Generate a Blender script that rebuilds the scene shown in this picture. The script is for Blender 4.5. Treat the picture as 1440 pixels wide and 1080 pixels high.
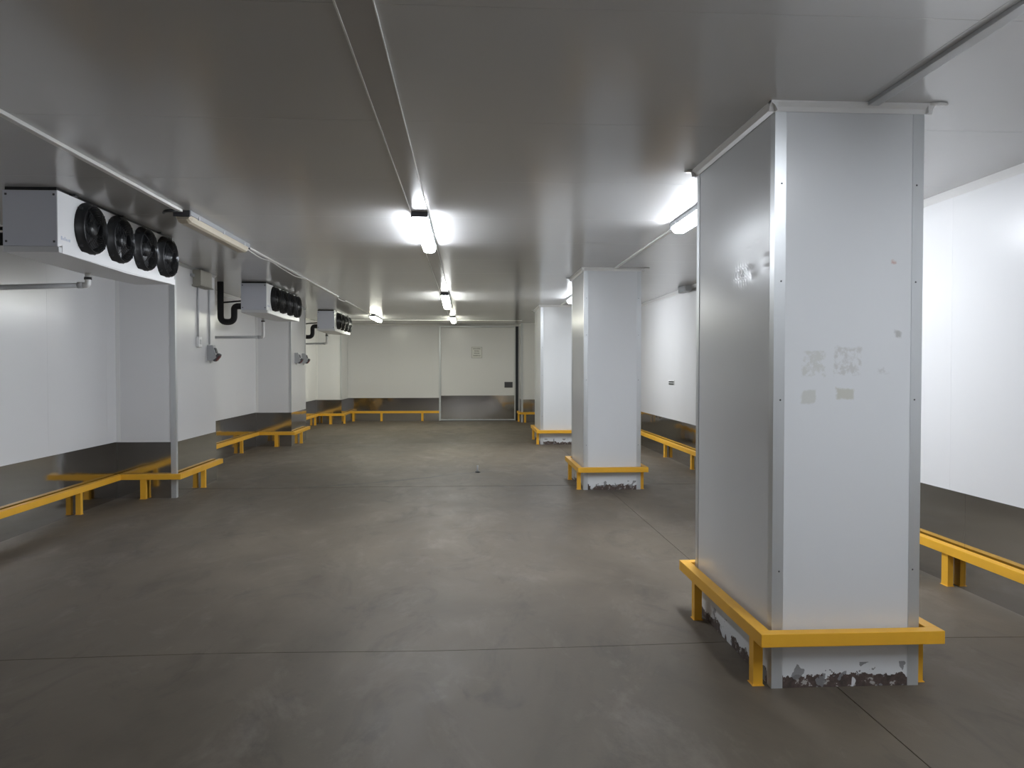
import bpy, bmesh, math, random
from mathutils import Vector, Matrix
random.seed(7)
for o in list(bpy.data.objects):
    bpy.data.objects.remove(o)
S = bpy.context.scene
COL = S.collection
PI = math.pi

# ------------------------------------------------------------------ camera, world, exposure
F_PX, VPX, VPY, CAM_H = 1080.0, 658.0, 517.0, 1.5          # image taken as 1440 x 1080
cd = bpy.data.cameras.new('camera')
cam = bpy.data.objects.new('camera', cd)
COL.objects.link(cam)
phi = math.atan((720 - VPX) / F_PX)
tht = math.atan((540 - VPY) * math.cos(phi) / F_PX)
cd.sensor_fit = 'HORIZONTAL'
cd.sensor_width = 36.0
cd.lens = 36.0 * F_PX / 1440.0
cd.clip_start = 0.05
cam.location = (0, 0, CAM_H)
cam.rotation_euler = (PI / 2 - tht, 0, -phi)
S.camera = cam

w = bpy.data.worlds.new('world')
S.world = w
w.use_nodes = True
w.node_tree.nodes['Background'].inputs[0].default_value = (0.5, 0.52, 0.55, 1)
w.node_tree.nodes['Background'].inputs[1].default_value = 0.0      # closed, windowless room

S.view_settings.view_transform = 'Standard'
S.view_settings.look = 'None'
S.view_settings.gamma = 1.0
S.view_settings.use_curve_mapping = False
S.view_settings.exposure = 0.2

LAMP = 76.0          # emission of a lit fluorescent cover

# ------------------------------------------------------------------ room dimensions (metres)
H = 2.72
XL, XR = -4.02, 3.35
YF, YB = -7.0, 21.74
WZ = 0.65            # height of the steel kick cladding
CX0, CX1 = 1.417, 2.12
COLS = [(3.487, 4.69), (9.33, 10.42), (14.92, 16.2)]
PX = -3.36
PIERS = [(9.03, 10.45), (14.83, 16.16), (20.64, YB)]

# ------------------------------------------------------------------ materials
def mat(name):
    m = bpy.data.materials.new(name)
    m.use_nodes = True
    return m, m.node_tree, m.node_tree.nodes['Principled BSDF']

def N(nt, t, **k):
    n = nt.nodes.new(t)
    for a, b in k.items():
        setattr(n, a, b)
    return n

def simple(name, c, rough=0.5, metal=0.0, bump=0.0, bscale=20.0, var=0.0, vscale=3.0, spec=0.5):
    m, nt, b = mat(name)
    b.inputs['Base Color'].default_value = (*c, 1)
    b.inputs['Roughness'].default_value = rough
    b.inputs['Metallic'].default_value = metal
    b.inputs['Specular IOR Level'].default_value = spec
    tc = N(nt, 'ShaderNodeTexCoord')
    geo = N(nt, 'ShaderNodeNewGeometry')
    if var:
        no = N(nt, 'ShaderNodeTexNoise')
        no.inputs['Scale'].default_value = vscale
        no.inputs['Detail'].default_value = 5
        nt.links.new(geo.outputs['Position'], no.inputs['Vector'])
        mx = N(nt, 'ShaderNodeMix', data_type='RGBA')
        mx.inputs[6].default_value = (*[x * (1 - var) for x in c], 1)
        mx.inputs[7].default_value = (*[min(1, x * (1 + var)) for x in c], 1)
        nt.links.new(no.outputs['Fac'], mx.inputs[0])
        nt.links.new(mx.outputs[2], b.inputs['Base Color'])
    if bump:
        nb = N(nt, 'ShaderNodeTexNoise')
        nb.inputs['Scale'].default_value = bscale
        nt.links.new(geo.outputs['Position'], nb.inputs['Vector'])
        bp = N(nt, 'ShaderNodeBump')
        bp.inputs['Strength'].default_value = bump
        bp.inputs['Distance'].default_value = 0.02
        nt.links.new(nb.outputs['Fac'], bp.inputs['Height'])
        nt.links.new(bp.outputs['Normal'], b.inputs['Normal'])
    return m

M = {}
M['ceil'] = simple('ceiling_sheet', (0.59, 0.59, 0.585), 0.17, var=0.02, vscale=0.6, bump=0.04, bscale=2.5)
M['wall'] = simple('wall_sheet', (0.74, 0.74, 0.745), 0.24, var=0.02, vscale=0.7, bump=0.03, bscale=2.0)
M['back'] = simple('joint_seal', (0.25, 0.25, 0.245), 0.7)
M['core'] = simple('panel_core', (0.5, 0.5, 0.49), 0.7)
M['steel'] = simple('stainless_sheet', (0.555, 0.55, 0.545), 0.08, 1.0, bump=0.28, bscale=1.5)
M['alu'] = simple('aluminium_angle', (0.62, 0.64, 0.65), 0.36, 0.5)
M['trim'] = simple('white_trim', (0.80, 0.80, 0.79), 0.3)
M['strip'] = simple('grey_strip', (0.46, 0.445, 0.43), 0.22)
M['duct'] = simple('white_raceway', (0.82, 0.82, 0.79), 0.4)
M['yellow'] = simple('yellow_paint', (0.85, 0.45, 0.035), 0.45, var=0.1, vscale=5)
M['case'] = simple('evaporator_casing', (0.87, 0.875, 0.885), 0.3)
M['side'] = simple('evaporator_side', (0.68, 0.70, 0.77), 0.38)
M['tray'] = simple('drip_tray', (0.72, 0.73, 0.74), 0.35)
M['black'] = simple('black_plastic', (0.016, 0.017, 0.019), 0.38)
M['blade'] = simple('fan_blade', (0.022, 0.023, 0.026), 0.3)
M['wire'] = simple('guard_wire', (0.05, 0.052, 0.055), 0.25, 0.6)
M['foam'] = simple('black_foam', (0.012, 0.012, 0.013), 0.75, bump=0.2, bscale=60)
M['pvc'] = simple('grey_pvc', (0.56, 0.57, 0.58), 0.4)
M['pvcw'] = simple('white_pvc', (0.8, 0.8, 0.79), 0.4)
M['beige'] = simple('beige_box', (0.33, 0.315, 0.265), 0.55)
M['grey'] = simple('grey_plastic', (0.40, 0.41, 0.42), 0.45)
M['dgrey'] = simple('dark_grey', (0.09, 0.095, 0.10), 0.5)
M['red'] = simple('red_plastic', (0.17, 0.05, 0.045), 0.45)
M['body'] = simple('lamp_body', (0.36, 0.37, 0.39), 0.5)
M['cap'] = simple('lamp_cap', (0.06, 0.06, 0.07), 0.45)
M['oldlens'] = simple('aged_cover', (0.58, 0.52, 0.41), 0.4, var=0.06, vscale=8)
M['paper'] = simple('paper', (0.70, 0.70, 0.68), 0.7)
M['ink'] = simple('ink', (0.16, 0.16, 0.15), 0.8)
M['inkf'] = simple('faded_ink', (0.42, 0.42, 0.40), 0.8)
M['blue'] = simple('blue_print', (0.56, 0.60, 0.70), 0.5)
M['rubber'] = simple('dark_gasket', (0.03, 0.035, 0.045), 0.5)
M['seal'] = simple('sealant', (0.82, 0.82, 0.80), 0.25, bump=0.3, bscale=60)

def emit(name, c, s):
    m, nt, b = mat(name)
    b.inputs['Base Color'].default_value = (0.8, 0.8, 0.8, 1)
    b.inputs['Roughness'].default_value = 0.3
    b.inputs['Emission Color'].default_value = (*c, 1)
    b.inputs['Emission Strength'].default_value = s
    return m
M['cool'] = emit('lit_cover_cool', (0.89, 0.935, 1.0), LAMP)
M['neut'] = emit('lit_cover_neutral', (0.96, 0.98, 0.96), LAMP)
M['near'] = emit('lit_cover_near', (0.89, 0.935, 1.0), LAMP * 0.88)
M['far'] = emit('lit_cover_far', (0.89, 0.935, 1.0), LAMP * 0.83)
M['fill'] = emit('lit_cover_fill', (0.92, 0.95, 1.0), LAMP * 0.55)  # weaker cover of the added fill light behind the camera
M['warm'] = emit('lit_cover_warm', (0.98, 0.985, 0.84), LAMP * 0.64)

def link_chain(nt, a, b):
    nt.links.new(a, b)

def math_n(nt, op, a, b=None, c=None, clamp=False):
    n = N(nt, 'ShaderNodeMath', operation=op)
    n.use_clamp = clamp
    for i, v in enumerate((a, b, c)):
        if v is None:
            continue
        if isinstance(v, (int, float)):
            n.inputs[i].default_value = v
        else:
            nt.links.new(v, n.inputs[i])
    return n.outputs[0]

def mixc(nt, fac, a, b):
    n = N(nt, 'ShaderNodeMix', data_type='RGBA')
    if isinstance(fac, (int, float)):
        n.inputs[0].default_value = fac
    else:
        nt.links.new(fac, n.inputs[0])
    for i, v in ((6, a), (7, b)):
        if isinstance(v, tuple):
            n.inputs[i].default_value = (*v, 1)
        else:
            nt.links.new(v, n.inputs[i])
    return n.outputs[2]

def noise(nt, vec, scale, detail=4, rough=0.5, dist=0.0):
    n = N(nt, 'ShaderNodeTexNoise')
    n.inputs['Scale'].default_value = scale
    n.inputs['Detail'].default_value = detail
    n.inputs['Roughness'].default_value = rough
    n.inputs['Distortion'].default_value = dist
    nt.links.new(vec, n.inputs['Vector'])
    return n.outputs['Fac']

def ramp(nt, fac, lo, hi, clamp=True):
    n = N(nt, 'ShaderNodeMapRange')
    n.inputs[1].default_value = lo
    n.inputs[2].default_value = hi
    n.clamp = clamp
    nt.links.new(fac, n.inputs[0])
    return n.outputs[0]

# --- floor concrete: mottling, worn pale patches, dark scuffs, one wandering hairline crack
def floor_mat():
    m, nt, b = mat('concrete_floor')
    b.inputs['Specular IOR Level'].default_value = 0.35
    geo = N(nt, 'ShaderNodeNewGeometry')
    P = geo.outputs['Position']
    mp = N(nt, 'ShaderNodeMapping')
    mp.inputs['Scale'].default_value = (1, 0.55, 1)
    nt.links.new(P, mp.inputs['Vector'])
    V = mp.outputs[0]
    n1 = noise(nt, V, 0.9, 6, 0.6, 0.6)
    n2 = noise(nt, V, 4.0, 6, 0.65, 0.3)
    n3 = noise(nt, P, 60.0, 3, 0.7)
    n4 = noise(nt, V, 2.2, 5, 0.7, 1.2)
    c = mixc(nt, ramp(nt, n1, 0.34, 0.66), (0.079, 0.064, 0.046), (0.137, 0.114, 0.084))
    c = mixc(nt, math_n(nt, 'MULTIPLY', ramp(nt, n2, 0.4, 0.7), 0.5), c, (0.152, 0.127, 0.097))
    c = mixc(nt, math_n(nt, 'MULTIPLY', ramp(nt, n4, 0.53, 0.70), 0.55), c, (0.05, 0.042, 0.034))
    pale = noise(nt, V, 1.9, 7, 0.72, 0.5)
    c = mixc(nt, math_n(nt, 'MULTIPLY', ramp(nt, pale, 0.54, 0.74), 0.6), c, (0.215, 0.188, 0.158))
    c = mixc(nt, math_n(nt, 'MULTIPLY', n3, 0.12), c, (0.065, 0.06, 0.052))
    # hairline crack running obliquely across the lane near y = 10
    sx = N(nt, 'ShaderNodeSeparateXYZ')
    nt.links.new(P, sx.inputs[0])
    wob = noise(nt, P, 1.3, 5, 0.6)
    yy = math_n(nt, 'ADD', math_n(nt, 'MULTIPLY', sx.outputs[0], -0.62), sx.outputs[1])
    yy = math_n(nt, 'ADD', yy, math_n(nt, 'MULTIPLY', wob, 0.5))
    d = math_n(nt, 'ABSOLUTE', math_n(nt, 'SUBTRACT', yy, 11.15))
    inx = math_n(nt, 'MULTIPLY', math_n(nt, 'GREATER_THAN', sx.outputs[0], -2.0), math_n(nt, 'LESS_THAN', sx.outputs[0], 0.35))
    cr = math_n(nt, 'MULTIPLY', math_n(nt, 'LESS_THAN', d, 0.032), inx)
    c = mixc(nt, math_n(nt, 'MULTIPLY', cr, 0.75), c, (0.05, 0.047, 0.043))
    nt.links.new(c, b.inputs['Base Color'])
    r = ramp(nt, n2, 0.2, 0.8)
    nt.links.new(math_n(nt, 'ADD', math_n(nt, 'MULTIPLY', r, 0.2), 0.46), b.inputs['Roughness'])
    bp = N(nt, 'ShaderNodeBump')
    bp.inputs['Strength'].default_value = 0.12
    bp.inputs['Distance'].default_value = 0.01
    nt.links.new(math_n(nt, 'ADD', n2, math_n(nt, 'MULTIPLY', n3, 0.3)), bp.inputs['Height'])
    nt.links.new(bp.outputs['Normal'], b.inputs['Normal'])
    return m
M['floor'] = floor_mat()
M['joint'] = simple('floor_joint', (0.055, 0.05, 0.045), 0.9)

# --- column cladding: flaking foot, optional glue patches
def column_mat(name, peel=0.07, stains=()):
    m, nt, b = mat(name)
    geo = N(nt, 'ShaderNodeNewGeometry')
    P = geo.outputs['Position']
    sx = N(nt, 'ShaderNodeSeparateXYZ')
    nt.links.new(P, sx.inputs[0])
    X, Y, Z = sx.outputs
    c = mixc(nt, noise(nt, P, 0.8), (0.70, 0.72, 0.735), (0.74, 0.755, 0.77))
    rough = 0.27
    for (x0, x1, z0, z1, colr, amt, th) in stains:
        wob = math_n(nt, 'MULTIPLY', math_n(nt, 'SUBTRACT', noise(nt, P, 22, 4, 0.6), 0.5), 0.045)
        def edge(v, a, bb):
            mid, half = (a + bb) / 2, (bb - a) / 2
            dd = math_n(nt, 'ABSOLUTE', math_n(nt, 'SUBTRACT', v, mid))
            dd = math_n(nt, 'ADD', dd, wob)
            return ramp(nt, math_n(nt, 'SUBTRACT', half, dd), -0.002, 0.008)
        f = math_n(nt, 'MULTIPLY', edge(X, x0, x1), edge(Z, z0, z1))
        if th:
            f = math_n(nt, 'MULTIPLY', f, ramp(nt, noise(nt, P, 30, 5, 0.7), th, th + 0.12))
        c = mixc(nt, math_n(nt, 'MULTIPLY', f, amt), c, colr)
    nz = noise(nt, P, 9, 6, 0.65)
    nf = noise(nt, P, 55, 4, 0.7)
    zz = math_n(nt, 'ADD', Z, math_n(nt, 'MULTIPLY', math_n(nt, 'SUBTRACT', nz, 0.5), 0.16))
    pm = math_n(nt, 'LESS_THAN', zz, peel)
    pm = math_n(nt, 'MULTIPLY', pm, math_n(nt, 'LESS_THAN', noise(nt, P, 4.5, 2, 0.5), 0.6))
    nm = noise(nt, P, 24, 5, 0.7)
    rust = mixc(nt, ramp(nt, nm, 0.35, 0.65), (0.055, 0.042, 0.037), (0.125, 0.088, 0.075))
    rust = mixc(nt, math_n(nt, 'GREATER_THAN', nm, 0.60), rust, (0.42, 0.40, 0.38))
    c = mixc(nt, pm, c, rust)
    # grey scraped patches higher up
    sc = noise(nt, P, 14, 3, 0.5)
    band = math_n(nt, 'MULTIPLY', math_n(nt, 'LESS_THAN', Z, peel + 0.06), math_n(nt, 'GREATER_THAN', sc, 0.60))
    c = mixc(nt, math_n(nt, 'MULTIPLY', band, 0.85), c, (0.22, 0.22, 0.225))
    nt.links.new(c, b.inputs['Base Color'])
    nt.links.new(math_n(nt, 'ADD', math_n(nt, 'MULTIPLY', pm, 0.5), rough), b.inputs['Roughness'])
    bp = N(nt, 'ShaderNodeBump')
    bp.inputs['Strength'].default_value = 0.5
    bp.inputs['Distance'].default_value = 0.006
    nt.links.new(math_n(nt, 'MULTIPLY', pm, math_n(nt, 'MULTIPLY', nf, -1.0)), bp.inputs['Height'])
    nt.links.new(bp.outputs['Normal'], b.inputs['Normal'])
    return m
glue = (0.56, 0.565, 0.52)
M['col_near'] = column_mat('column_sheet_glued', 0.055, [
    (1.545, 1.62, 1.33, 1.40, glue, 0.7, 0.0), (1.715, 1.805, 1.345, 1.405, (0.56, 0.56, 0.50), 0.9, 0.0),
    (1.55, 1.66, 1.46, 1.58, glue, 0.6, 0.42), (1.70, 1.84, 1.46, 1.60, (0.55, 0.55, 0.53), 0.7, 0.44),
    (1.90, 1.97, 1.465, 1.50, (0.55, 0.55, 0.54), 0.6, 0.42),
    (1.974, 2.0, 1.98, 2.0, (0.55, 0.33, 0.28), 0.7, 0.0), (1.995, 2.02, 1.645, 1.675, (0.42, 0.42, 0.41), 0.8, 0.0)])
M['col'] = column_mat('column_sheet', 0.05)

# ------------------------------------------------------------------ mesh helpers
def tag(o, label=None, cat=None, group=None, kind=None):
    if label: o['label'] = label
    if cat: o['category'] = cat
    if group: o['group'] = group
    if kind: o['kind'] = kind
    return o

def empty(name, loc, label=None, cat=None, group=None, kind=None):
    o = bpy.data.objects.new(name, None)
    o.empty_display_size = 0.1
    COL.objects.link(o)
    o.location = loc
    return tag(o, label, cat, group, kind)

def world_loc(o):
    v = Vector(o.location)
    while o.parent:
        o = o.parent
        v += Vector(o.location)
    return v

def link(name, me, parent=None, at=(0, 0, 0)):
    """at = world position of the mesh origin (no parent is rotated at build time)."""
    o = bpy.data.objects.new(name, me)
    COL.objects.link(o)
    at = Vector(at)
    if parent:
        o.parent = parent
        at = at - world_loc(parent)
    o.location = at
    return o

def mesh_from(bm, name, m, smooth=False):
    me = bpy.data.meshes.new(name)
    bmesh.ops.recalc_face_normals(bm, faces=bm.faces)
    bm.to_mesh(me)
    bm.free()
    if m: me.materials.append(m)
    if smooth:
        for p in me.polygons: p.use_smooth = True
    return me

CACHE = {}
def box_mesh(dx, dy, dz, m, bev=0.0):
    key = (round(dx, 4), round(dy, 4), round(dz, 4), m.name, bev)
    if key in CACHE: return CACHE[key]
    bm = bmesh.new()
    bmesh.ops.create_cube(bm, size=1.0)
    bmesh.ops.scale(bm, vec=(dx, dy, dz), verts=bm.verts)
    if bev:
        bmesh.ops.bevel(bm, geom=bm.edges[:], offset=bev, segments=2, affect='EDGES', profile=0.6)
    CACHE[key] = mesh_from(bm, 'box', m)
    return CACHE[key]

def box(name, x0, x1, y0, y1, z0, z1, m, parent=None, bev=0.0):
    me = box_mesh(abs(x1 - x0), abs(y1 - y0), abs(z1 - z0), M[m], bev)
    return link(name, me, parent, ((x0 + x1) / 2, (y0 + y1) / 2, (z0 + z1) / 2))

def prism(name, pts, axis, a, b, m, parent=None, at=(0, 0, 0), smooth=False):
    """extrude a 2-D outline along axis ('x': pts=(y,z), 'y': pts=(x,z), 'z': pts=(x,y)) from a to b, relative to at."""
    bm = bmesh.new()
    def v3(p, t):
        return {'x': (t, p[0], p[1]), 'y': (p[0], t, p[1]), 'z': (p[0], p[1], t)}[axis]
    r0 = [bm.verts.new(v3(p, a)) for p in pts]
    r1 = [bm.verts.new(v3(p, b)) for p in pts]
    n = len(pts)
    for i in range(n):
        bm.faces.new((r0[i], r0[(i + 1) % n], r1[(i + 1) % n], r1[i]))
    bm.faces.new(r0[::-1]); bm.faces.new(r1)
    return link(name, mesh_from(bm, name, M[m], smooth), parent, at)

def fillet(pts, r, seg=6):
    pts = [Vector(p) for p in pts]
    out = [pts[0]]
    for i in range(1, len(pts) - 1):
        a, p, b = pts[i - 1], pts[i], pts[i + 1]
        u, v = (a - p).normalized(), (b - p).normalized()
        rr = min(r, (a - p).length * 0.49, (b - p).length * 0.49)
        s, e = p + u * rr, p + v * rr
        for k in range(seg + 1):
            t = k / seg
            out.append((1 - t) ** 2 * s + 2 * t * (1 - t) * p + t * t * e)
    out.append(pts[-1])
    return out

def tube(name, pts, r, m, parent=None, seg=10, bend=0.0, closed=False, at=(0, 0, 0)):
    if bend: pts = fillet(pts, bend)
    pts = [Vector(p) for p in pts]
    bm = bmesh.new()
    n = len(pts)
    rings, up = [], None
    for i, p in enumerate(pts):
        if closed: t = pts[(i + 1) % n] - pts[i - 1]
        else: t = pts[min(i + 1, n - 1)] - pts[max(i - 1, 0)]
        t.normalize()
        if up is None:
            up = Vector((0, 0, 1)) if abs(t.z) < 0.9 else Vector((1, 0, 0))
        up = (up - t * up.dot(t)).normalized()
        s = t.cross(up)
        rings.append([bm.verts.new(p + (up * math.cos(2 * PI * k / seg) + s * math.sin(2 * PI * k / seg)) * r) for k in range(seg)])
    for i in range(n if closed else n - 1):
        A, B = rings[i], rings[(i + 1) % n]
        for k in range(seg):
            bm.faces.new((A[k], A[(k + 1) % seg], B[(k + 1) % seg], B[k]))
    if not closed:
        bm.faces.new(rings[0][::-1]); bm.faces.new(rings[-1])
    return link(name, mesh_from(bm, name, M[m], True), parent, at)

def lathe_x(name, prof, m, parent=None, at=(0, 0, 0), seg=28, smooth=True):
    """revolve (x, r) profile about the x axis."""
    bm = bmesh.new()
    rings = []
    for x, r in prof:
        rings.append([bm.verts.new((x, r * math.cos(2 * PI * k / seg), r * math.sin(2 * PI * k / seg))) for k in range(seg)])
    for A, B in zip(rings, rings[1:]):
        for k in range(seg):
            bm.faces.new((A[k], A[(k + 1) % seg], B[(k + 1) % seg], B[k]))
    if prof[0][1] > 1e-4: pass
    return link(name, mesh_from(bm, name, M[m], smooth), parent, at)

def copy_tree(o, parent=None):
    c = o.copy()
    COL.objects.link(c)
    c.parent = parent
    for ch in o.children:
        copy_tree(ch, c)
    return c

# ------------------------------------------------------------------ the room shell
def struct(o):
    o['kind'] = 'structure'
    return o

# floor: concrete bays with saw-cut joints
fl = struct(box('floor', XL - 0.1, XR + 0.1, YF - 0.1, YB + 0.1, -0.12, -0.02, 'joint'))
GJ = 0.0045
fy = [YF, 4.06, 9.70, 15.35, YB]
fx = [XL - 0.08, 1.73, XR + 0.08]
def slab(x0, x1, y0, y1):
    bm = bmesh.new()
    n = 24
    cx, cy = (x0 + x1) / 2, (y0 + y1) / 2
    def jog(x, y):                    # joints wander a little, as the cut does
        if abs(y - YF) < 1e-6 or abs(y - YB) < 1e-6: return y
        return y + 0.022 * math.sin(x * 1.9 + y) + 0.028 / (1 + math.exp(-(x - 0.0) * 6))
    bot, top = [], []
    for i in range(n + 1):
        x = x0 + (x1 - x0) * i / n
        ya, yb = jog(x, y0) + (0.0028 if y0 < 5 else 0.008), jog(x, y1) - (0.0028 if y1 < 5 else 0.008)
        top.append((bm.verts.new((x - cx, ya - cy, 0)), bm.verts.new((x - cx, yb - cy, 0))))
        bot.append((bm.verts.new((x - cx, ya - cy, -0.02)), bm.verts.new((x - cx, yb - cy, -0.02))))
    for i in range(n):
        a, b_ = top[i], top[i + 1]
        c, d = bot[i], bot[i + 1]
        bm.faces.new((a[0], b_[0], b_[1], a[1])); bm.faces.new((c[0], c[1], d[1], d[0]))
        bm.faces.new((a[0], c[0], d[0], b_[0])); bm.faces.new((a[1], b_[1], d[1], c[1]))
    bm.faces.new((top[0][0], top[0][1], bot[0][1], bot[0][0])); bm.faces.new((top[n][0], bot[n][0], bot[n][1], top[n][1]))
    link('floor_slab', mesh_from(bm, 'slab', M['floor']), fl, (cx, cy, 0))
for i in range(2):
    for j in range(4):
        slab(fx[i] + (GJ / 2 if i else 0), fx[i + 1] - (0 if i else GJ / 2), fy[j], fy[j + 1])

# ceiling: insulated panels 1.225 m wide, laid across the room
ce = struct(box('ceiling', XL - 0.1, XR + 0.1, YF - 0.1, YB + 0.1, H + 0.022, H + 0.12, 'back'))
cyb = [3.85 + 1.225 * k for k in range(-8, 16)]
cyb = [YF - 0.05] + [y for y in cyb if YF + 0.1 < y < YB - 0.3] + [YB + 0.05]
cxb = [XL - 0.05, -2.215, -0.375, 1.80, XR + 0.05]
for j in range(len(cyb) - 1):
    for i in range(4):
        box('ceiling_panel', cxb[i] + 0.0005, cxb[i + 1] - 0.0005, cyb[j] + 0.0006, cyb[j + 1] - 0.0006, H, H + 0.02, 'ceil', ce, 0.0015)

def wall_run(name, axis, face, inward, a0, a1, step, first, skip=None, wains=True, sheet=2.44):
    """axis = the direction the wall runs in; face = coordinate of its inner surface; inward = +1/-1."""
    def bx(nm, u0, u1, d0, d1, z0, z1, m, par, bev=0.0):
        p, q = sorted((face + inward * d0, face + inward * d1))
        if axis == 'y': return box(nm, p, q, u0, u1, z0, z1, m, par, bev)
        return box(nm, u0, u1, p, q, z0, z1, m, par, bev)
    wl = struct(bx(name, a0 - 0.05, a1 + 0.05, -0.12, -0.022, 0, H, 'core', None))
    u = [a0] + [x for x in (first + step * k for k in range(40)) if a0 + 0.1 < x < a1 - 0.1] + [a1]
    for p, q in zip(u, u[1:]):
        bx('wall_panel', p + 0.0003, q - 0.0003, -0.022, 0, WZ if False else 0.0, H, 'wall', wl, 0.001)
    if wains:
        segs = skip or [(a0, a1)]
        for s0, s1 in segs:
            n = max(1, round((s1 - s0) / sheet))
            for k in range(n):
                bx('steel_sheet', s0 + (s1 - s0) * k / n + 0.001, s0 + (s1 - s0) * (k + 1) / n - 0.001, 0, 0.004, 0.0, WZ, 'steel', wl)
    return wl, bx

wall_left, _ = wall_run('wall_left', 'y', XL, 1, YF, YB, 1.2, -4.4, [(YF, 9.03), (10.45, 14.83), (16.16, 20.64)])
wall_right, _ = wall_run('wall_right', 'y', XR, -1, YF, YB, 1.2, -4.45)
wall_back, _ = wall_run('wall_back', 'x', YB, -1, XL, XR, 1.2, -3.4, [(PX, -0.80), (2.15, XR)])
wall_front, _ = wall_run('wall_front', 'x', YF, 1, XL, XR, 1.2, -3.4)

# cove trims where walls meet the ceiling
def cove(n=5, r=0.03):
    pts = [(0, 0)]
    for k in range(n + 1):
        a = PI / 2 * k / n
        pts.append((r - r * math.sin(a) if False else r * (1 - math.sin(a)), r * (1 - math.cos(a))))
    return pts
struct(prism('trim_1', [(XR, H), (XR - 0.045, H), (XR - 0.03, H - 0.012), (XR - 0.012, H - 0.03), (XR, H - 0.045)], 'y', YF, YB, 'trim'))
struct(prism('trim_2', [(XL, H), (XL + 0.045, H), (XL + 0.03, H - 0.012), (XL + 0.012, H - 0.03), (XL, H - 0.045)], 'y', YF, YB, 'trim'))
struct(prism('trim_3', [(YB, H), (YB - 0.035, H), (YB - 0.02, H - 0.01), (YB - 0.01, H - 0.02), (YB, H - 0.035)], 'x', PX, XR, 'trim'))

# flat cover strip down the middle of the ceiling, with pale edge beads
cs = struct(box('trim_4', -0.437, -0.313, YF, YB - 0.04, H - 0.010, H, 'strip'))
box('edge_bead', -0.444, -0.437, YF, YB - 0.04, H - 0.013, H, 'duct', cs)
box('edge_bead', -0.313, -0.309, YF, YB - 0.04, H - 0.012, H, 'duct', cs)

struct(box('trim_5', XL, 1.4, 19.80, 19.83, H - 0.012, H, 'trim', None, 0.002))

# ------------------------------------------------------------------ columns
def angle(name, cx, cy, sx, sy, z0, z1, parent, wdt=0.05, t=0.003, m='alu'):
    """L profile wrapping an outside corner at (cx,cy); the solid lies towards -sx,-sy."""
    pts = [(sx * t, sy * t), (-sx * wdt, sy * t), (-sx * wdt, 0), (0, 0), (0, -sy * wdt), (sx * t, -sy * wdt)]
    return prism(name, pts, 'z', z0, z1, m, parent, (cx, cy, 0))

def dented_panel(parent, x, y0, y1, m):
    """left cladding sheet of the near column with the forklift dents real in the mesh."""
    bm = bmesh.new()
    ny, nz = 120, 150
    z0, z1 = 0.0, H
    def dep(y, z):
        d = 0.0
        # two creases running obliquely back from the corner, a crumpled end, shallow bowl above
        for (ya, za, yb, zb, wd, a) in ((3.55, 2.035, 3.84, 1.99, 0.010, 0.0022), (3.55, 1.985, 3.80, 1.955, 0.008, 0.0022), (3.70, 2.13, 3.86, 2.10, 0.004, 0.0006)):
            t = max(0, min(1, ((y - ya) * (yb - ya) + (z - za) * (zb - za)) / ((yb - ya) ** 2 + (zb - za) ** 2)))
            px, pz = ya + t * (yb - ya), za + t * (zb - za) + 0.006 * math.sin(t * 9 + ya * 3)
            a = a * (0.55 + 0.45 * math.sin(t * 7 + 1))
            dist = math.hypot(y - px, z - pz)
            d += a * math.exp(-(dist / (wd * 2)) ** 2)
        d += 0.008 * math.exp(-((y - 3.75) / 0.35) ** 2 - ((z - 2.06) / 0.16) ** 2)
        r = math.hypot((y - 3.93) / 0.09, (z - 1.98) / 0.05)
        if r < 1.6: d += 0.006 * math.exp(-r * r) * (math.sin(y * 190 + 2 * math.sin(z * 120)) * math.sin(z * 210))
        edge = min(1, (y - y0) / 0.05, (y1 - y) / 0.05)
        return d * max(0, edge)
    zs = [z0 + 1.8 * k / 12 for k in range(12)] + [1.8 + 0.45 * k / 110 for k in range(110)] + [2.25 + (z1 - 2.25) * k / 5 for k in range(6)]
    g = [[bm.verts.new((dep(y0 + (y1 - y0) * i / ny, z), y0 + (y1 - y0) * i / ny - (y0 + y1) / 2, z)) for z in zs] for i in range(ny + 1)]
    for i in range(ny):
        for j in range(len(zs) - 1):
            bm.faces.new((g[i][j], g[i + 1][j], g[i + 1][j + 1], g[i][j + 1]))
    return link('panel', mesh_from(bm, 'panel', M[m], True), parent, (x, (y0 + y1) / 2, 0))

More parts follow.
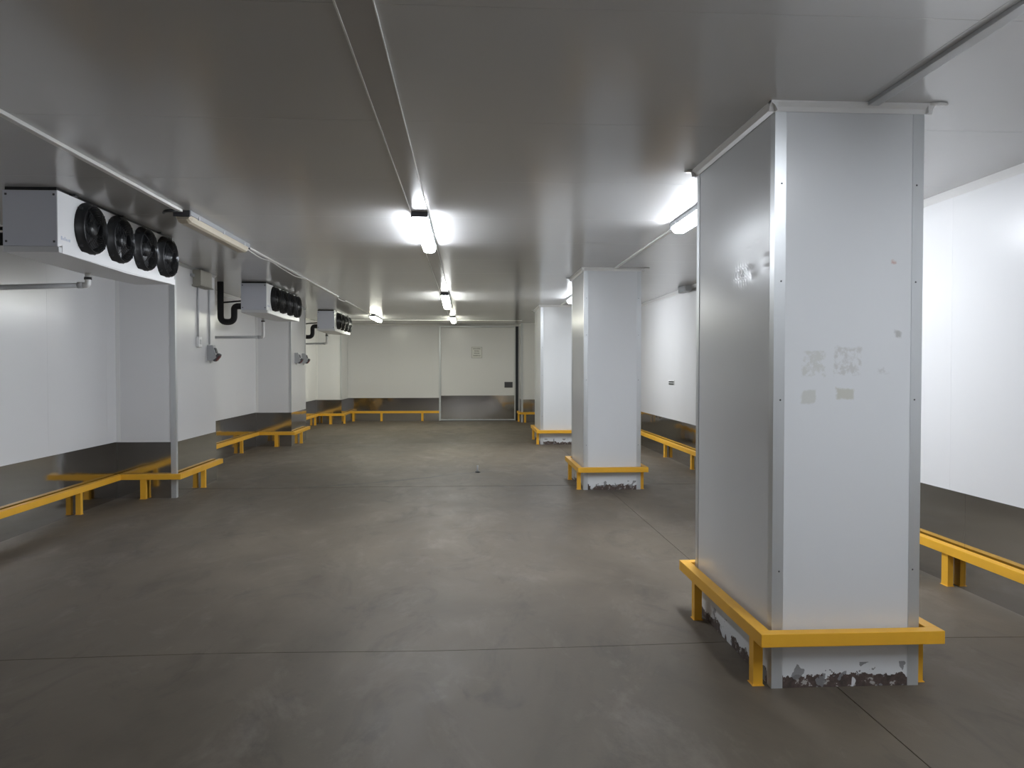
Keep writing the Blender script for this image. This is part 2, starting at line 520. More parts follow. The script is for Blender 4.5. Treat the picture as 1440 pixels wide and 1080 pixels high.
def column(y0, y1, label, m, dent=False):
    t = empty('clad_column', ((CX0 + CX1) / 2, (y0 + y1) / 2, 0), label, 'column', 'clad columns in a row')
    box('core', CX0 + 0.03, CX1 - 0.03, y0 + 0.03, y1 - 0.03, 0, H, 'core', t)
    box('panel', CX0 + 0.003, CX1 - 0.003, y0, y0 + 0.022, 0, H, m, t)
    box('panel', CX0 + 0.003, CX1 - 0.003, y1 - 0.022, y1, 0, H, m, t)
    box('panel', CX1 - 0.022, CX1, y0 + 0.023, y1 - 0.023, 0, H, m, t)
    if dent: dented_panel(t, CX0, y0 + 0.003, y1 - 0.003, m)
    else: box('panel', CX0, CX0 + 0.022, y0 + 0.023, y1 - 0.023, 0, H, m, t)
    for sx, cx in ((-1, CX0), (1, CX1)):
        for sy, cy in ((-1, y0), (1, y1)):
            an = angle('corner_angle', cx, cy, sx, sy, 0.0, H - 0.005, t)
            if sy < 0:
                for z in (0.55, 1.35, 1.9, 2.35):
                    rv = lathe_y('rivet', cx - sx * 0.03, cy - 0.003, z, an)
    # coved capping round the head and the flat band below it
    def ring(nm, off, z0, z1, m_, slope=0.0):
        for (a0, a1, b0, b1, ax, s) in ((CX0, CX1, y0, y0, 'x', -1), (CX0, CX1, y1, y1, 'x', 1), (CX0, CX0, y0, y1, 'y', -1), (CX1, CX1, y0, y1, 'y', 1)):
            if ax == 'x':
                pts = [(b0 + s * 0.0032, z0), (b0 + s * 0.0032, z1), (b0 + s * off, z1), (b0 + s * off, z1 - 0.008), (b0 + s * (off * 0.45), z0 + (z1 - z0) * 0.45), (b0 + s * 0.007, z0)]
                prism(nm, pts, 'x', a0 - off, a1 + off, m_, t)
            else:
                pts = [(a0 + s * 0.0032, z0), (a0 + s * 0.0032, z1), (a0 + s * off, z1), (a0 + s * off, z1 - 0.008), (a0 + s * (off * 0.45), z0 + (z1 - z0) * 0.45), (a0 + s * 0.007, z0)]
                prism(nm, pts, 'y', b0 - off + 0.001, b1 + off - 0.001, m_, t)
    ring('capping', 0.035, H - 0.042, H, 'trim')
    # smeared sealant where the cappings meet
    for cx, cy in ((CX0 - 0.03, y1 + 0.03), (CX1 + 0.05, y0 - 0.03)):
        bm = bmesh.new()
        bmesh.ops.create_icosphere(bm, subdivisions=2, radius=0.03)
        for v in bm.verts:
            v.co.x *= 1.6; v.co.z *= 0.22
            v.co += Vector((random.uniform(-1, 1), random.uniform(-1, 1), random.uniform(-.3, .3))) * 0.005
        link('sealant_smear', mesh_from(bm, 'smear', M['seal'], True), t, (cx, cy, H - 0.005))
    return t

RV = []
def lathe_y(name, x, y, z, parent):
    if not RV:
        bm = bmesh.new()
        bmesh.ops.create_uvsphere(bm, u_segments=8, v_segments=4, radius=0.0045)
        bmesh.ops.scale(bm, vec=(1, 0.5, 1), verts=bm.verts)
        RV.append(mesh_from(bm, 'rivet', M['dgrey'], True))
    return link(name, RV[0], parent, (x, y, z))

column(*COLS[0], 'white clad column with dented side and faded glue patches on its face', 'col_near', True)
column(*COLS[1], 'white clad column between the glue-stained column and the one nearer the end wall', 'col')
column(*COLS[2], 'white clad column closest to the sliding door in the end wall', 'col')

# half column built against the end wall, beside the door: steel clad foot
C4Y = 20.98
t = empty('wall_pier', ((1.46 + 2.15) / 2, C4Y, 0), 'cream clad half column beside the sliding door', 'pier', 'piers standing out from the walls')
box('core', 1.48, 2.13, C4Y + 0.03, YB - 0.001, 0, H, 'core', t)
box('panel', 1.463, 2.147, C4Y, C4Y + 0.022, 0, H, 'wall', t)
for x0, x1 in ((1.46, 1.482), (2.128, 2.15)):
    box('panel', x0, x1, C4Y + 0.023, YB - 0.001, 0, H, 'wall', t)
box('steel_sheet', 1.46, 2.15, C4Y - 0.004, C4Y - 0.0002, 0, WZ - 0.02, 'steel', t)
box('steel_sheet', 1.4562, 1.4598, C4Y, YB - 0.001, 0, WZ - 0.02, 'steel', t)
box('steel_sheet', 2.1502, 2.1538, C4Y, YB - 0.005, 0, WZ - 0.02, 'steel', t)
angle('corner_angle', 1.456, C4Y - 0.004, -1, -1, 0, H - 0.005, t)
angle('corner_angle', 2.154, C4Y - 0.004, 1, -1, 0, H - 0.005, t)

# piers on the left wall
PLAB = ['white pier with beige junction box, switch and one socket on its side', 'white pier carrying two grey sockets side by side', 'white pier in the corner of the left and end walls']
for (y0, y1), lb in zip(PIERS, PLAB):
    t = empty('wall_pier', ((XL + PX) / 2, (y0 + y1) / 2, 0), lb, 'pier', 'piers standing out from the walls')
    last = y1 == YB
    ye = YB - 0.001 if last else y1
    box('core', XL + 0.001, PX - 0.03, y0 + 0.03, ye - 0.03, 0, H, 'core', t)
    box('panel', XL + 0.001, PX - 0.003, y0, y0 + 0.022, 0, H, 'wall', t)
    if not last: box('panel', XL + 0.001, PX - 0.003, y1 - 0.022, y1, 0, H, 'wall', t)
    box('panel', PX - 0.022, PX, y0 + 0.023, ye - 0.023, 0, H, 'wall', t)
    box('steel_sheet', XL + 0.005, PX, y0 - 0.004, y0 - 0.0003, 0, WZ - 0.005, 'steel', t)
    box('steel_sheet', PX + 0.0003, PX + 0.004, y0, ye, 0, WZ - 0.005, 'steel', t)
    if not last: box('steel_sheet', XL + 0.005, PX, y1 + 0.0003, y1 + 0.004, 0, WZ - 0.005, 'steel', t)
    angle('corner_angle', PX + 0.004, y0 - 0.004, 1, -1, 0 if y0 < 10 else WZ, H - 0.005, t, 0.055 if y0 < 10 else 0.03)
    prism('capping', [(PX, H), (PX + 0.03, H), (PX + 0.018, H - 0.012), (PX + 0.004, H - 0.03), (PX, H - 0.03)], 'y', y0, ye, 'alu', t)
    box('inner_angle', XL + 0.001, XL + 0.045, y0 - 0.003, y0 - 0.0002, WZ, H, 'trim', t)

# ------------------------------------------------------------------ sliding door in the end wall
d = struct(box('door_1', -0.755, 1.305, YB - 0.075, YB - 0.012, 0.045, 2.63, 'wall', None, 0.006))
box('frame_post', -0.81, -0.762, YB - 0.09, YB - 0.001, 0, 2.665, 'alu', d, 0.003)
box('frame_post', 1.31, 1.345, YB - 0.09, YB - 0.001, 0, 2.665, 'alu', d, 0.003)
box('frame_head', -0.762, 1.31, YB - 0.09, YB - 0.001, 2.636, 2.665, 'alu', d, 0.003)
box('gasket', 1.347, 1.425, YB - 0.03, YB - 0.001, 0, 2.665, 'rubber', d)
box('kick_plate', -0.752, 1.302, YB - 0.080, YB - 0.0752, 0.05, 0.715, 'steel', d)
box('threshold', -0.80, 1.34, YB - 0.12, YB - 0.001, 0.0, 0.012, 'dgrey', d)
box('bottom_rail', -0.755, 1.305, YB - 0.088, YB - 0.01, 0.016, 0.044, 'alu', d, 0.003)
hp = box('handle_plate', 1.03, 1.262, YB - 0.084, YB - 0.0755, 0.935, 1.098, 'dgrey', d, 0.002)
box('recess', 1.045, 1.247, YB - 0.086, YB - 0.0842, 0.95, 1.082, 'cap', hp)

ns = empty('notice_sheet', (0.25, YB - 0.0755, 1.772), 'small printed paper notice with four lines on the sliding door', 'notice')
box('paper', 0.10, 0.40, YB - 0.078, YB - 0.0755, 1.772, 2.083, 'inkf', ns)
box('paper', 0.112, 0.388, YB - 0.0788, YB - 0.0781, 1.784, 2.071, 'paper', ns)
for z, x0, x1 in ((2.03, 0.14, 0.36), (1.967, 0.185, 0.32), (1.905, 0.175, 0.325), (1.84, 0.145, 0.36)):
    bm = bmesh.new()
    x = x0
    while x < x1 - 0.006:
        wd = min(random.uniform(0.006, 0.014), x1 - x)
        hh = random.choice((0.016, 0.02, 0.024))
        q = bmesh.ops.create_cube(bm, size=1.0)['verts']
        bmesh.ops.scale(bm, vec=(wd, 0.0006, hh), verts=q)
        bmesh.ops.translate(bm, vec=(x + wd / 2 - (x0 + x1) / 2, 0, hh / 2 - 0.01), verts=q)
        x += wd + 0.004
    link('text_line', mesh_from(bm, 'text_line', M['ink']), ns, ((x0 + x1) / 2, YB - 0.0792, z))

# ------------------------------------------------------------------ yellow guard rails
RT, RB = 0.283, 0.222
def post(parent, x, y, w_=0.05, dpt=0.05):
    p = box('post', x - w_ / 2, x + w_ / 2, y - dpt / 2, y + dpt / 2, 0.0, RB, 'yellow', parent)
    box('foot_plate', x - w_ / 2 - 0.006, x + w_ / 2 + 0.006, y - dpt / 2 - 0.006, y + dpt / 2 + 0.006, 0.0, 0.003, 'yellow', p)
def bar(parent, x0, x1, y0, y1):
    box('rail', x0, x1, y0, y1, RB, RT, 'yellow', parent, 0.003)
RW, GAP = 0.058, 0.024

def column_rail(y0, y1, label):
    xo0, xo1 = CX0 - GAP - RW, CX1 + GAP + RW
    yo0, yo1 = y0 - GAP - RW, y1 + GAP + RW
    t = empty('guard_rail', ((xo0 + xo1) / 2, (yo0 + yo1) / 2, 0), label, 'guard rail', 'yellow rails round the columns')
    bar(t, xo0, xo1, yo0, yo0 + RW); bar(t, xo0, xo1, yo1 - RW, yo1)
    bar(t, xo0, xo0 + RW, yo0 + RW, yo1 - RW); bar(t, xo1 - RW, xo1, yo0 + RW, yo1 - RW)
    for y in (y0 + 0.06, y1 - 0.2):
        post(t, xo0 + RW / 2, y, 0.045, 0.055); post(t, CX1 + 0.03, y, 0.035, 0.055)
column_rail(*COLS[0], 'low yellow guard rail around the glue-stained column')
column_rail(*COLS[1], 'low yellow guard rail around the middle column of the row')
column_rail(*COLS[2], 'low yellow guard rail around the column closest to the sliding door')

# right wall rail
xr = XR - 0.004
t = empty('guard_rail', (xr - 0.05, 5.0, 0), 'long yellow guard rail running along the wall behind the columns', 'guard rail', 'yellow rails along the walls')
bar(t, xr - 0.02 - RW, xr - 0.02, YF + 0.1, YB - 0.1)
for y in [5.09 + 2.53 * k for k in range(-3, 7)]:
    if abs(y - 10.15) < 0.1: y = 11.13
    post(t, xr - 0.02 - RW / 2 + 0.004, y, 0.04, 0.07)

# left wall rails, one welded run per bay, each wrapping the pier at its end
wl = XL + 0.004 + 0.02
px_ = PX + 0.004 + 0.02
def left_rail(ys, pier, label, wall_posts, first=False):
    y0, y1 = pier
    t = empty('guard_rail', (wl, (ys + y1) / 2, 0), label, 'guard rail', 'yellow rails along the walls')
    yf = y0 - 0.004 - 0.02
    bar(t, wl, wl + RW, ys, yf - RW)
    bar(t, wl, px_ + RW, yf - RW, yf)
    bar(t, px_, px_ + RW, yf, y1 + 0.03)
    for y in wall_posts: post(t, wl + RW / 2, y, 0.05, 0.045)
    return t, yf
t, yf = left_rail(YF + 0.1, PIERS[0], 'yellow guard rail wrapping the pier with the junction box', [8.06, 5.5, 3.0, 0.5, -2.0, -4.5, -6.5])
post(t, -3.70, yf - RW / 2, 0.06, 0.05); post(t, px_ + RW / 2, 9.80, 0.05, 0.05)
t, yf = left_rail(PIERS[0][1] + 0.09, PIERS[1], 'yellow guard rail wrapping the pier with two sockets', [13.7, 11.2])
post(t, -3.63, yf - RW / 2, 0.06, 0.05); post(t, px_ + RW / 2, 15.45, 0.05, 0.05)
y0, y1 = PIERS[2]
ys = PIERS[1][1] + 0.09
yb = YB - 0.004 - 0.02
t = empty('guard_rail', (wl, 20.5, 0), 'yellow guard rail round the corner pier, ending at the sliding door', 'guard rail', 'yellow rails along the walls')
yf = y0 - 0.024
bar(t, wl, wl + RW, ys, yf - RW); bar(t, wl, px_ + RW, yf - RW, yf); bar(t, px_, px_ + RW, yf, yb - RW); bar(t, px_, -0.76, yb - RW, yb)
for y in (16.4, 18.6, 20.2): post(t, wl + RW / 2, y, 0.05, 0.045)
post(t, -3.64, yf - RW / 2, 0.06, 0.05); post(t, px_ + RW / 2, 20.8, 0.05, 0.05)
for x in (-3.2, -2.42, -1.28): post(t, x, yb - RW / 2, 0.06, 0.05)
t = empty('guard_rail', (1.8, C4Y - 0.05, 0), 'short yellow guard rail around the half column beside the sliding door', 'guard rail', 'yellow rails along the walls')
yf = C4Y - 0.024
xa, xb = 1.456 - 0.02, 2.154 + 0.02
bar(t, xa - RW, xb + RW, yf - RW, yf); bar(t, xa - RW, xa, yf, YB - 0.1); bar(t, xb, xb + RW, yf, YB - 0.01)
for x in (1.56, 2.02): post(t, x, yf - RW / 2, 0.05, 0.05)
post(t, xa - RW / 2, 21.3, 0.05, 0.05)

# ------------------------------------------------------------------ evaporator (cooling) units under the ceiling
def evaporator(label, x, y0, parts=True):
    """x = front (fan) face, y0 = end nearest the camera"""
    L, DEP = 2.06, 0.36
    zt, zb = 2.698, 2.317
    t = empty('evaporator_unit', (x - DEP / 2, y0 + L / 2, zb - 0.05), label, 'cooling unit', 'evaporator units under the ceiling')
    box('casing', x - DEP, x - 0.004, y0 + 0.004, y0 + L - 0.004, zb, zt, 'tray', t, 0.004)
    fp = box('front_panel', x - 0.004, x, y0, y0 + L, zb, zt, 'case', t)
    for yy, s in ((y0, -1), (y0 + L, 1)):
        ep = box('end_cover', x - DEP + 0.004, x - 0.004, yy - 0.003, yy + 0.003, zb + 0.004, zt - 0.004, 'side', t)
        for xx in (x - DEP + 0.025, x - 0.022):
            for zz in (zb + 0.035, zt - 0.03):
                box('screw', xx - 0.007, xx + 0.007, yy - 0.007, yy + 0.007, zz - 0.007, zz + 0.007, 'dgrey', ep, 0.003)
    # drip tray, folded edge, falls to the drain in the middle
    pts = [(y0 - 0.012, zb - 0.001), (y0 - 0.012, zb - 0.038), (y0 + L / 2 - 0.05, zb - 0.055), (y0 + L / 2 + 0.05, zb - 0.055), (y0 + L - 0.02, zb - 0.038), (y0 + L - 0.02, zb - 0.001)]
    prism('drip_tray', pts, 'x', x - DEP + 0.01, x + 0.012, 'tray', t)
    box('tray_lip', x + 0.012, x + 0.015, y0 + 0.03, y0 + L - 0.02, zb - 0.04, zb + 0.012, 'case', t)
    box('shadow_gap_block', x - DEP + 0.012, x - 0.012, y0 + 0.012, y0 + L - 0.012, zt, H, 'black', t)  # black block stands in for the shade in the gap under the ceiling
    for yy in (y0 + 0.2, y0 + 0.95, y0 + 1.7):
        box('hanging_lug', x - 0.02, x + 0.03, yy - 0.02, yy + 0.02, zt, zt + 0.012, 'black', t)
    # faded maker's mark, not legible
    bm = bmesh.new()
    for k, (wd, hh) in enumerate(((0.016, 0.026), (0.012, 0.016), (0.012, 0.026), (0.014, 0.016), (0.012, 0.016), (0.016, 0.018))):
        q = bmesh.ops.create_cube(bm, size=1.0)['verts']
        bmesh.ops.scale(bm, vec=(0.0006, wd, hh), verts=q)
        bmesh.ops.translate(bm, vec=(0, k * 0.021, hh / 2), verts=q)
    link('printed_mark', mesh_from(bm, 'mark', M['blue']), t, (x + 0.0004, y0 + 0.05, zb + 0.055))
    # fans
    R_ = 0.176
    for k in range(4):
        cy, cz = y0 + 0.41 + 0.472 * k, 2.503
        f = lathe_x('fan', [(0.0, R_ + 0.017), (0.012, R_ + 0.017), (0.014, R_ + 0.003), (0.056, R_ - 0.002), (0.064, R_ - 0.010), (0.056, R_ - 0.017), (0.004, R_ - 0.024), (-0.003, R_ - 0.024)], 'black', t, (x, cy, cz), 32)
        lathe_x('backing', [(-0.003 + 0.004, 0.0005), (0.001, R_ - 0.024)], 'black', f, (x, cy, cz), 28)
        lathe_x('motor_hub', [(0.0, 0.055), (0.040, 0.055), (0.052, 0.042), (0.054, 0.0005)], 'black', f, (x, cy, cz), 20)
        for b_ in range(5):
            bm = bmesh.new()
            a0 = 2 * PI * b_ / 5 + k * 0.4
            rows = []
            for q in range(5):
                r = 0.05 + (R_ - 0.036 - 0.05) * q / 4
                sw, half = a0 + 0.25 * q / 4, 0.36 - 0.03 * q
                rows.append([bm.verts.new((0.008 + 0.028 * (0.5 + s_ * 0.5), r * math.cos(sw + s_ * half), r * math.sin(sw + s_ * half))) for s_ in (-1, -0.3, 0.3, 1)])
            for A, B in zip(rows, rows[1:]):
                for j in range(3):
                    bm.faces.new((A[j], A[j + 1], B[j + 1], B[j]))
            link('blade', mesh_from(bm, 'blade', M['blade'], True), f, (x, cy, cz))
        # wire guard: domed rings and spokes
        bm = bmesh.new()
        def ring(r, xx, rr=0.0022, seg=28):
            vs = []
            for i in range(seg):
                a = 2 * PI * i / seg
                vs.append([bm.verts.new((xx + rr * math.cos(j * PI / 2), (r + rr * math.sin(j * PI / 2)) * math.cos(a), (r + rr * math.sin(j * PI / 2)) * math.sin(a))) for j in range(4)])
            for i in range(seg):
                A, B = vs[i], vs[(i + 1) % seg]
                for j in range(4):
                    bm.faces.new((A[j], A[(j + 1) % 4], B[(j + 1) % 4], B[j]))
        dome = lambda r: 0.064 + 0.028 * (1 - (r / R_) ** 2)
        for i in range(8):
            r = 0.05 + (R_ - 0.012 - 0.05) * i / 7
            ring(r, dome(r))
        for i in range(4):
            a = PI / 4 + PI / 2 * i
            for (r0, r1) in ((0.045, 0.11), (0.11, R_ - 0.004)):
                p0 = Vector((dome(r0), r0 * math.cos(a), r0 * math.sin(a))); p1 = Vector((dome(r1), r1 * math.cos(a), r1 * math.sin(a)))
                n1 = Vector((0, -math.sin(a), math.cos(a))) * 0.003
                n2 = Vector((0.004, 0, 0))
                A = [bm.verts.new(p0 + s) for s in (n1, n2, -n1, -n2)]; B = [bm.verts.new(p1 + s) for s in (n1, n2, -n1, -n2)]
                for j in range(4): bm.faces.new((A[j], A[(j + 1) % 4], B[(j + 1) % 4], B[j]))
        link('wire_guard', mesh_from(bm, 'guard', M['wire']), f, (x, cy, cz))
        for i in range(4):
            a = PI / 4 + PI / 2 * i
            ya, za = cy + (R_ + 0.01) * math.cos(a), cz + (R_ + 0.01) * math.sin(a)
            box('clip', x + 0.0, x + 0.03, ya - 0.008, ya + 0.008, za - 0.008, za + 0.008, 'black', f)
    return t

EV = [(-2.765, 5.375, 'cooling unit hung over the bay before the pier with the junction box'),
      (-2.85, 11.10, 'cooling unit hung between the pier with the junction box and the pier with two sockets'),
      (-2.81, 16.42, 'cooling unit hung between the pier with two sockets and the corner pier')]
for x, y, lb in EV: evaporator(lb, x, y)

# drains: short drop under the tray, clamp, then a run back to the wall
DR = [((-3.06, 6.40), 2.265, 2.165, 2.135, 'grey plastic drain pipe under the cooling unit before the junction-box pier'),
      ((-3.17, 12.13), 2.265, 1.975, 1.965, 'grey plastic drain pipe under the cooling unit between the two socketed piers'),
      ((-3.16, 17.45), 2.265, 2.04, 2.03, 'grey plastic drain pipe under the cooling unit nearest the end wall')]
for (x, y), za, zb, zw, lb in DR:
    t = empty('drain_pipe', (XL, y, zw), lb, 'pipe', 'drains of the cooling units')
    tube('pipe', [(XL + 0.002 - XL, 0, 0), (x - XL - 0.03, 0, zb - zw)], 0.021, 'pvc', t, 12, 0, False, (XL, y, zw))
    tube('drop', [(-0.04, 0, 0), (0, 0, 0), (0, 0, za - zb)], 0.023, 'pvcw', t, 12, 0.03, False, (x, y, zb))
    tube('clamp', [(0, 0, -0.010), (0, 0, 0.010)], 0.029, 'black', t, 14, 0, False, (x, y, za - 0.045))
    tube('socket_joint', [(-0.02, 0, 0), (0.02, 0, 0)], 0.026, 'pvc', t, 12, 0, False, (x - 0.06, y, zb))

# insulated refrigerant pipes with a U trap beside each unit
RP = ['thick black foam-covered pipe with a U bend entering the cooling unit before the junction-box pier',
      'thick black foam-covered pipe with a U bend at the cooling unit between the piers',
      'thick black foam-covered pipe with a U bend entering the cooling unit nearest the end wall']
for (x, y, _), lb in zip(EV, RP):
    yy = y + 0.06
    xb_ = x - 0.36
    t = empty('refrigerant_pipe', (xb_ - 0.3, yy, 2.15), lb, 'pipe', 'insulated pipes of the cooling units')
    tube('suction_pipe', [(-0.30, 0, H - 2.15), (-0.30, 0, 0), (-0.11, 0, 0), (-0.11, 0, 0.225), (0.0, 0, 0.225)], 0.044, 'foam', t, 14, 0.085, False, (xb_, yy, 2.15))
    tube('liquid_line', [(-0.28, 0, 0.275), (0.0, 0, 0.30)], 0.012, 'foam', t, 8, 0, False, (xb_, yy, 2.15))

# ------------------------------------------------------------------ fluorescent lights
def lens_mesh(L, m, sunk=0.0):
    """rounded trough with chamfered ends, y from 0 to L, top at z = 0"""
    prof = [(-0.060, 0.0), (-0.060, -0.020), (-0.052, -0.042), (-0.032, -0.054), (0.032, -0.054), (0.052, -0.042), (0.060, -0.020), (0.060, 0.0)]
    bm = bmesh.new()
    rings = []
    for y, s in ((0.0, 0.55), (0.05, 1.0), (L - 0.05, 1.0), (L, 0.55)):
        rings.append([bm.verts.new((x * (0.86 + 0.14 * (s - 0.55) / 0.45), y, z * s)) for x, z in prof])
    for A, B in zip(rings, rings[1:]):
        for k in range(len(prof)):
            bm.faces.new((A[k], A[(k + 1) % len(prof)], B[(k + 1) % len(prof)], B[k]))
    bm.faces.new(rings[0][::-1]); bm.faces.new(rings[-1])
    return mesh_from(bm, 'lens', M[m])

def fluorescent(x, y0, L, m, label, drop0=0.0, drop1=0.0):
    t = empty('fluorescent_light', (x, y0, H), label, 'light', 'fluorescent ceiling lights')
    zb = H - 0.038
    box('housing', x - 0.066, x + 0.066, y0 + 0.02, y0 + L - 0.02, zb, H, 'body', t, 0.004)
    ln = link('lens', lens_mesh(L - 0.05, m), t, (x, y0 + 0.025, zb))
    for yy in (y0, y0 + L - 0.02):
        box('end_cap', x - 0.064, x + 0.064, yy, yy + 0.02, zb - 0.012, H - 0.002, 'cap', t, 0.004)
    for yy in (y0 + 0.2, y0 + L / 2, y0 + L - 0.2):
        for s in (-1, 1):
            box('clip', x + s * 0.066 - 0.005, x + s * 0.066 + 0.005, yy - 0.012, yy + 0.012, zb - 0.006, zb + 0.02, 'alu', t)
    if drop0 or drop1:
        for c in t.children: pass
        t.location.z -= drop0
        t.rotation_euler.x = -math.atan2(drop1 - drop0, L)
        tube('hanger', [(0, 0, 0), (0, 0, drop1)], 0.004, 'alu', t, 6, 0, False, (x, y0 + L - 0.2, H - drop0))
    return t

fluorescent(-0.375, 6.02, 1.66, 'cool', 'lit fluorescent light on the ceiling cover strip, level with the unlit beige one')
fluorescent(-0.37, 12.40, 1.62, 'neut', 'lit fluorescent light on the ceiling cover strip, sagging at its far end', 0.012, 0.075)
fluorescent(-0.36, 18.1, 1.62, 'warm', 'lit fluorescent light on the ceiling cover strip closest to the sliding door')
fluorescent(-2.19, 17.75, 1.62, 'warm', 'lit fluorescent light beside the cooling unit nearest the end wall')
fluorescent(1.775, 4.80, 1.66, 'cool', 'lit fluorescent light behind the head of the glue-stained column')
fluorescent(1.80, 11.85, 1.66, 'far', 'lit fluorescent light behind the head of the middle column')
fluorescent(1.86, 0.6, 1.66, 'near', 'lit fluorescent light on the approach to the glue-stained column')
fluorescent(-0.375, -3.6, 1.66, 'fill', 'added unseen fill light on the ceiling cover strip nearest the front wall')  # added out of view to brighten surfaces facing the camera
un = fluorescent(-2.21, 6.1, 1.66, 'oldlens', 'unlit fluorescent light with yellowed cover beside the first cooling unit')

# raceways and loose wiring on the ceiling
t = box('cable_raceway', -2.232, -2.196, YF + 0.02, 6.09, H - 0.02, H, 'duct', None, 0.002)
tag(t, 'white cable raceway on the ceiling leading up to the unlit light', 'raceway', 'ceiling raceways')
t = box('cable_raceway', -2.225, -2.200, 7.77, 13.3, H - 0.016, H, 'duct', None, 0.002)
tag(t, 'white cable raceway on the ceiling running on from the unlit light', 'raceway', 'ceiling raceways')
t = box('cable_raceway', -2.220, -2.200, 14.1, 17.74, H - 0.016, H, 'duct', None, 0.002)
tag(t, 'white cable raceway on the ceiling leading up to the lit light by the corner pier', 'raceway', 'ceiling raceways')
t = box('cable_raceway', 1.835, 1.885, 2.27, COLS[0][0] - 0.036, H - 0.018, H, 'pvc', None, 0.002)
tag(t, 'grey cable raceway on the ceiling running into the glue-stained column', 'raceway', 'ceiling raceways')
t = box('cable_raceway', 1.775, 1.805, 6.47, COLS[1][0] - 0.036, H - 0.018, H, 'duct', None, 0.002)
tag(t, 'white cable raceway on the ceiling ending at the middle column', 'raceway', 'ceiling raceways')
t = box('cable_raceway', 1.785, 1.812, 13.52, COLS[2][0] - 0.036, H - 0.018, H, 'duct', None, 0.002)
tag(t, 'white cable raceway on the ceiling ending at the column closest to the door', 'raceway', 'ceiling raceways')

pts = [(-2.2, 7.775, H - 0.03), (-2.195, 7.95, H - 0.045), (-2.19, 8.3, H - 0.062), (-2.195, 8.75, H - 0.03), (-2.19, 9.2, H - 0.05), (-2.19, 9.9, H - 0.062), (-2.195, 10.5, H - 0.024)]
t = tube('loose_cable', [(p[0] + 2.2, p[1] - 9, p[2] - H) for p in pts], 0.006, 'duct', None, 6, 0.15, False, (-2.2, 9, H))
tag(t, 'thin white cable sagging below the raceway past the unlit light', 'cable')
t = tube('loose_cable', [(0, 0, -0.018), (-0.03, 0.2, -0.03), (0.01, 0.45, -0.045), (0.0, 0.75, -0.02)], 0.007, 'pvc', None, 6, 0.1, False, (-2.21, 13.3, H))
tag(t, 'loose grey cable end bridging the gap in the ceiling raceway', 'cable')
t = tube('power_lead', [(0, 0, -0.01), (0.0, -0.05, -0.02), (-0.06, -0.10, -0.03), (-0.10, -0.02, -0.03)], 0.012, 'black', None, 8, 0.04, False, (-2.23, 6.09, H))
tag(t, 'short black power lead coiled at the end of the unlit light', 'cable')

# ------------------------------------------------------------------ fittings on the left piers
fx_ = PX + 0.001
t = empty('junction_box', (fx_, 9.82, 2.5), 'beige junction box high on the pier, under the ceiling', 'junction box')
box('body', fx_, fx_ + 0.10, 9.62, 10.03, 2.515, 2.70, 'beige', t, 0.006)
prism('skirt', [(fx_, 2.515), (fx_ + 0.10, 2.515), (fx_ + 0.118, 2.497), (fx_, 2.497)], 'y', 9.59, 10.06, 'beige', t)
box('side_clip', fx_, fx_ + 0.03, 9.54, 9.62, 2.61, 2.64, 'grey', t)
t = tube('conduit', [(0, 0, 0), (0, 0, 2.497 - 1.885)], 0.011, 'pvc', None, 8, 0, False, (fx_ + 0.012, 9.77, 1.885))
tag(t, 'thin grey conduit dropping from the junction box to the flat switch', 'conduit', 'conduits on the pier')
t = tube('conduit', [(0, 0, 0), (0, 0, H - 0.03 - 1.80)], 0.011, 'pvc', None, 8, 0, False, (fx_ + 0.012, 10.19, 1.80))
tag(t, 'thin grey conduit dropping from the ceiling past the junction box to the socket', 'conduit', 'conduits on the pier')
t = empty('wall_switch', (fx_, 9.82, 1.73), 'small flat grey switch box under a conduit on the pier', 'switch')
box('body', fx_, fx_ + 0.04, 9.72, 9.83, 1.755, 1.885, 'pvcw', t, 0.006)
box('rocker', fx_ + 0.04, fx_ + 0.046, 9.745, 9.805, 1.79, 1.85, 'pvc', t, 0.002)

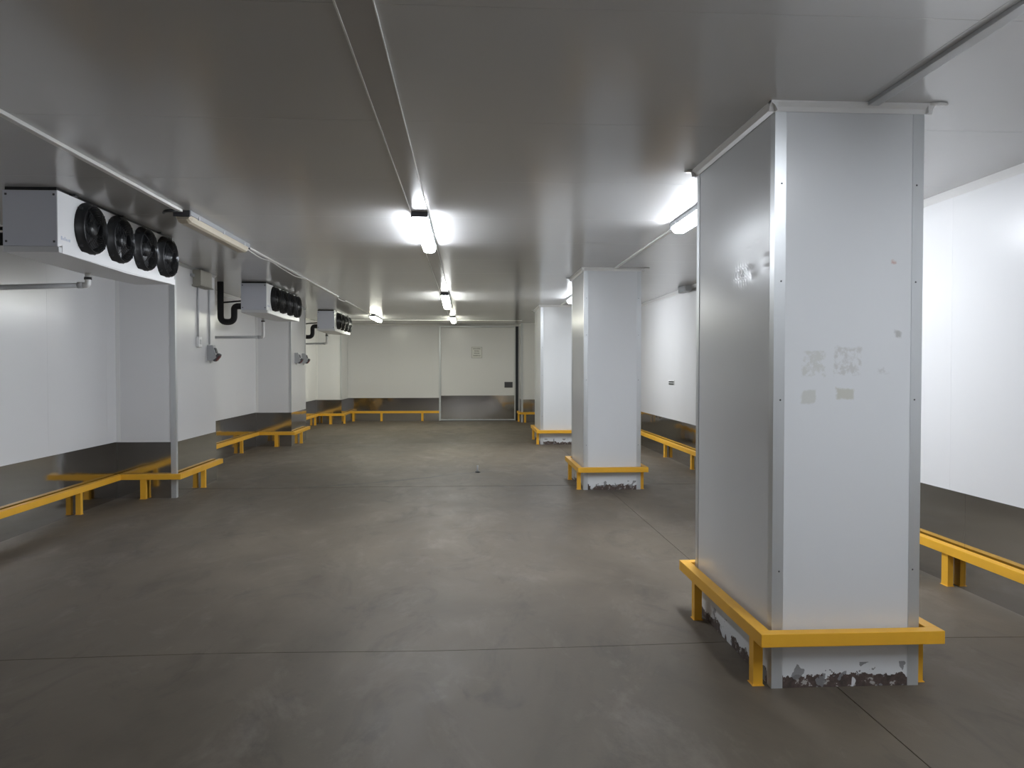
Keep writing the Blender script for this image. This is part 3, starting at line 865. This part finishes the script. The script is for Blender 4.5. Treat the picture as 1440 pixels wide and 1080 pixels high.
def socket(y, z, label):
    t = empty('industrial_socket', (fx_, y, z), label, 'socket', 'angled industrial sockets on the piers')
    # back box, body leaning out at the bottom
    prism('body', [(0, 0.10), (0.07, 0.10), (0.115, -0.06), (0.06, -0.10), (0, -0.10)], 'y', -0.055, 0.055, 'grey', t, (fx_, y, z))
    a = math.radians(-38)
    def rot(px, pz): return (0.105 + px * math.cos(a) - pz * math.sin(a), -0.055 + px * math.sin(a) + pz * math.cos(a))
    cap = prism('hinged_lid', [rot(-0.012, 0.055), rot(0.02, 0.055), rot(0.02, -0.055), rot(-0.012, -0.055)], 'y', -0.048, 0.048, 'dgrey', t, (fx_, y, z))
    prism('lid_ring', [rot(0.02, 0.038), rot(0.03, 0.038), rot(0.03, -0.038), rot(0.02, -0.038)], 'y', -0.036, 0.036, 'red', cap, (fx_, y, z))
    prism('lever', [(0.072, 0.07), (0.095, 0.06), (0.112, 0.0), (0.095, -0.005)], 'y', -0.03, 0.03, 'dgrey', t, (fx_, y, z))
    tube('gland', [(0.03, 0, -0.13), (0.03, 0, -0.10)], 0.016, 'pvcw', t, 8, 0, False, (fx_, y, z))
socket(10.18, 1.69, 'grey angled socket with dark lid on the pier with the junction box')
socket(15.18, 1.69, 'grey angled socket on the two-socket pier, on the side away from the end wall')
socket(15.85, 1.69, 'grey angled socket on the two-socket pier, on the side towards the end wall')
t = tube('conduit', [(0, 0, 0), (0, 0, H - 0.03 - 1.80)], 0.010, 'pvcw', None, 8, 0, False, (fx_ + 0.012, 16.08, 1.80))
tag(t, 'thin white conduit at the far edge of the two-socket pier', 'conduit', 'conduits on the pier')

# ------------------------------------------------------------------ small things on the right wall and the floor
t = empty('wall_vent', (XR - 0.001, 12.47, 1.22), 'pair of short dark horizontal slots on the wall behind the columns', 'vent')
box('plate', XR - 0.006, XR - 0.0005, 12.30, 12.65, 1.215, 1.29, 'trim', t, 0.002)
for z in (1.232, 1.267):
    box('slot', XR - 0.009, XR - 0.0062, 12.32, 12.63, z - 0.011, z + 0.011, 'black', t)
t = empty('ceiling_junction_box', (XR - 0.05, 11.4, H - 0.10), 'dark grey box in the corner of ceiling and wall behind the columns', 'junction box')
box('body', XR - 0.14, XR - 0.046, 11.22, 11.6, H - 0.085, H, 'grey', t, 0.004)
box('lid', XR - 0.145, XR - 0.14, 11.24, 11.58, H - 0.08, H - 0.006, 'dgrey', t)
t = empty('floor_stub', (0.135, 11.0, 0), 'small grey stub standing on the open concrete floor', 'stub')
tube('stem', [(0, 0, 0), (0, 0, 0.10)], 0.013, 'pvc', t, 8, 0, False, (0.135, 11.0, 0))
tube('base', [(0, 0, 0), (0, 0, 0.012)], 0.035, 'dgrey', t, 10, 0, False, (0.135, 11.0, 0))
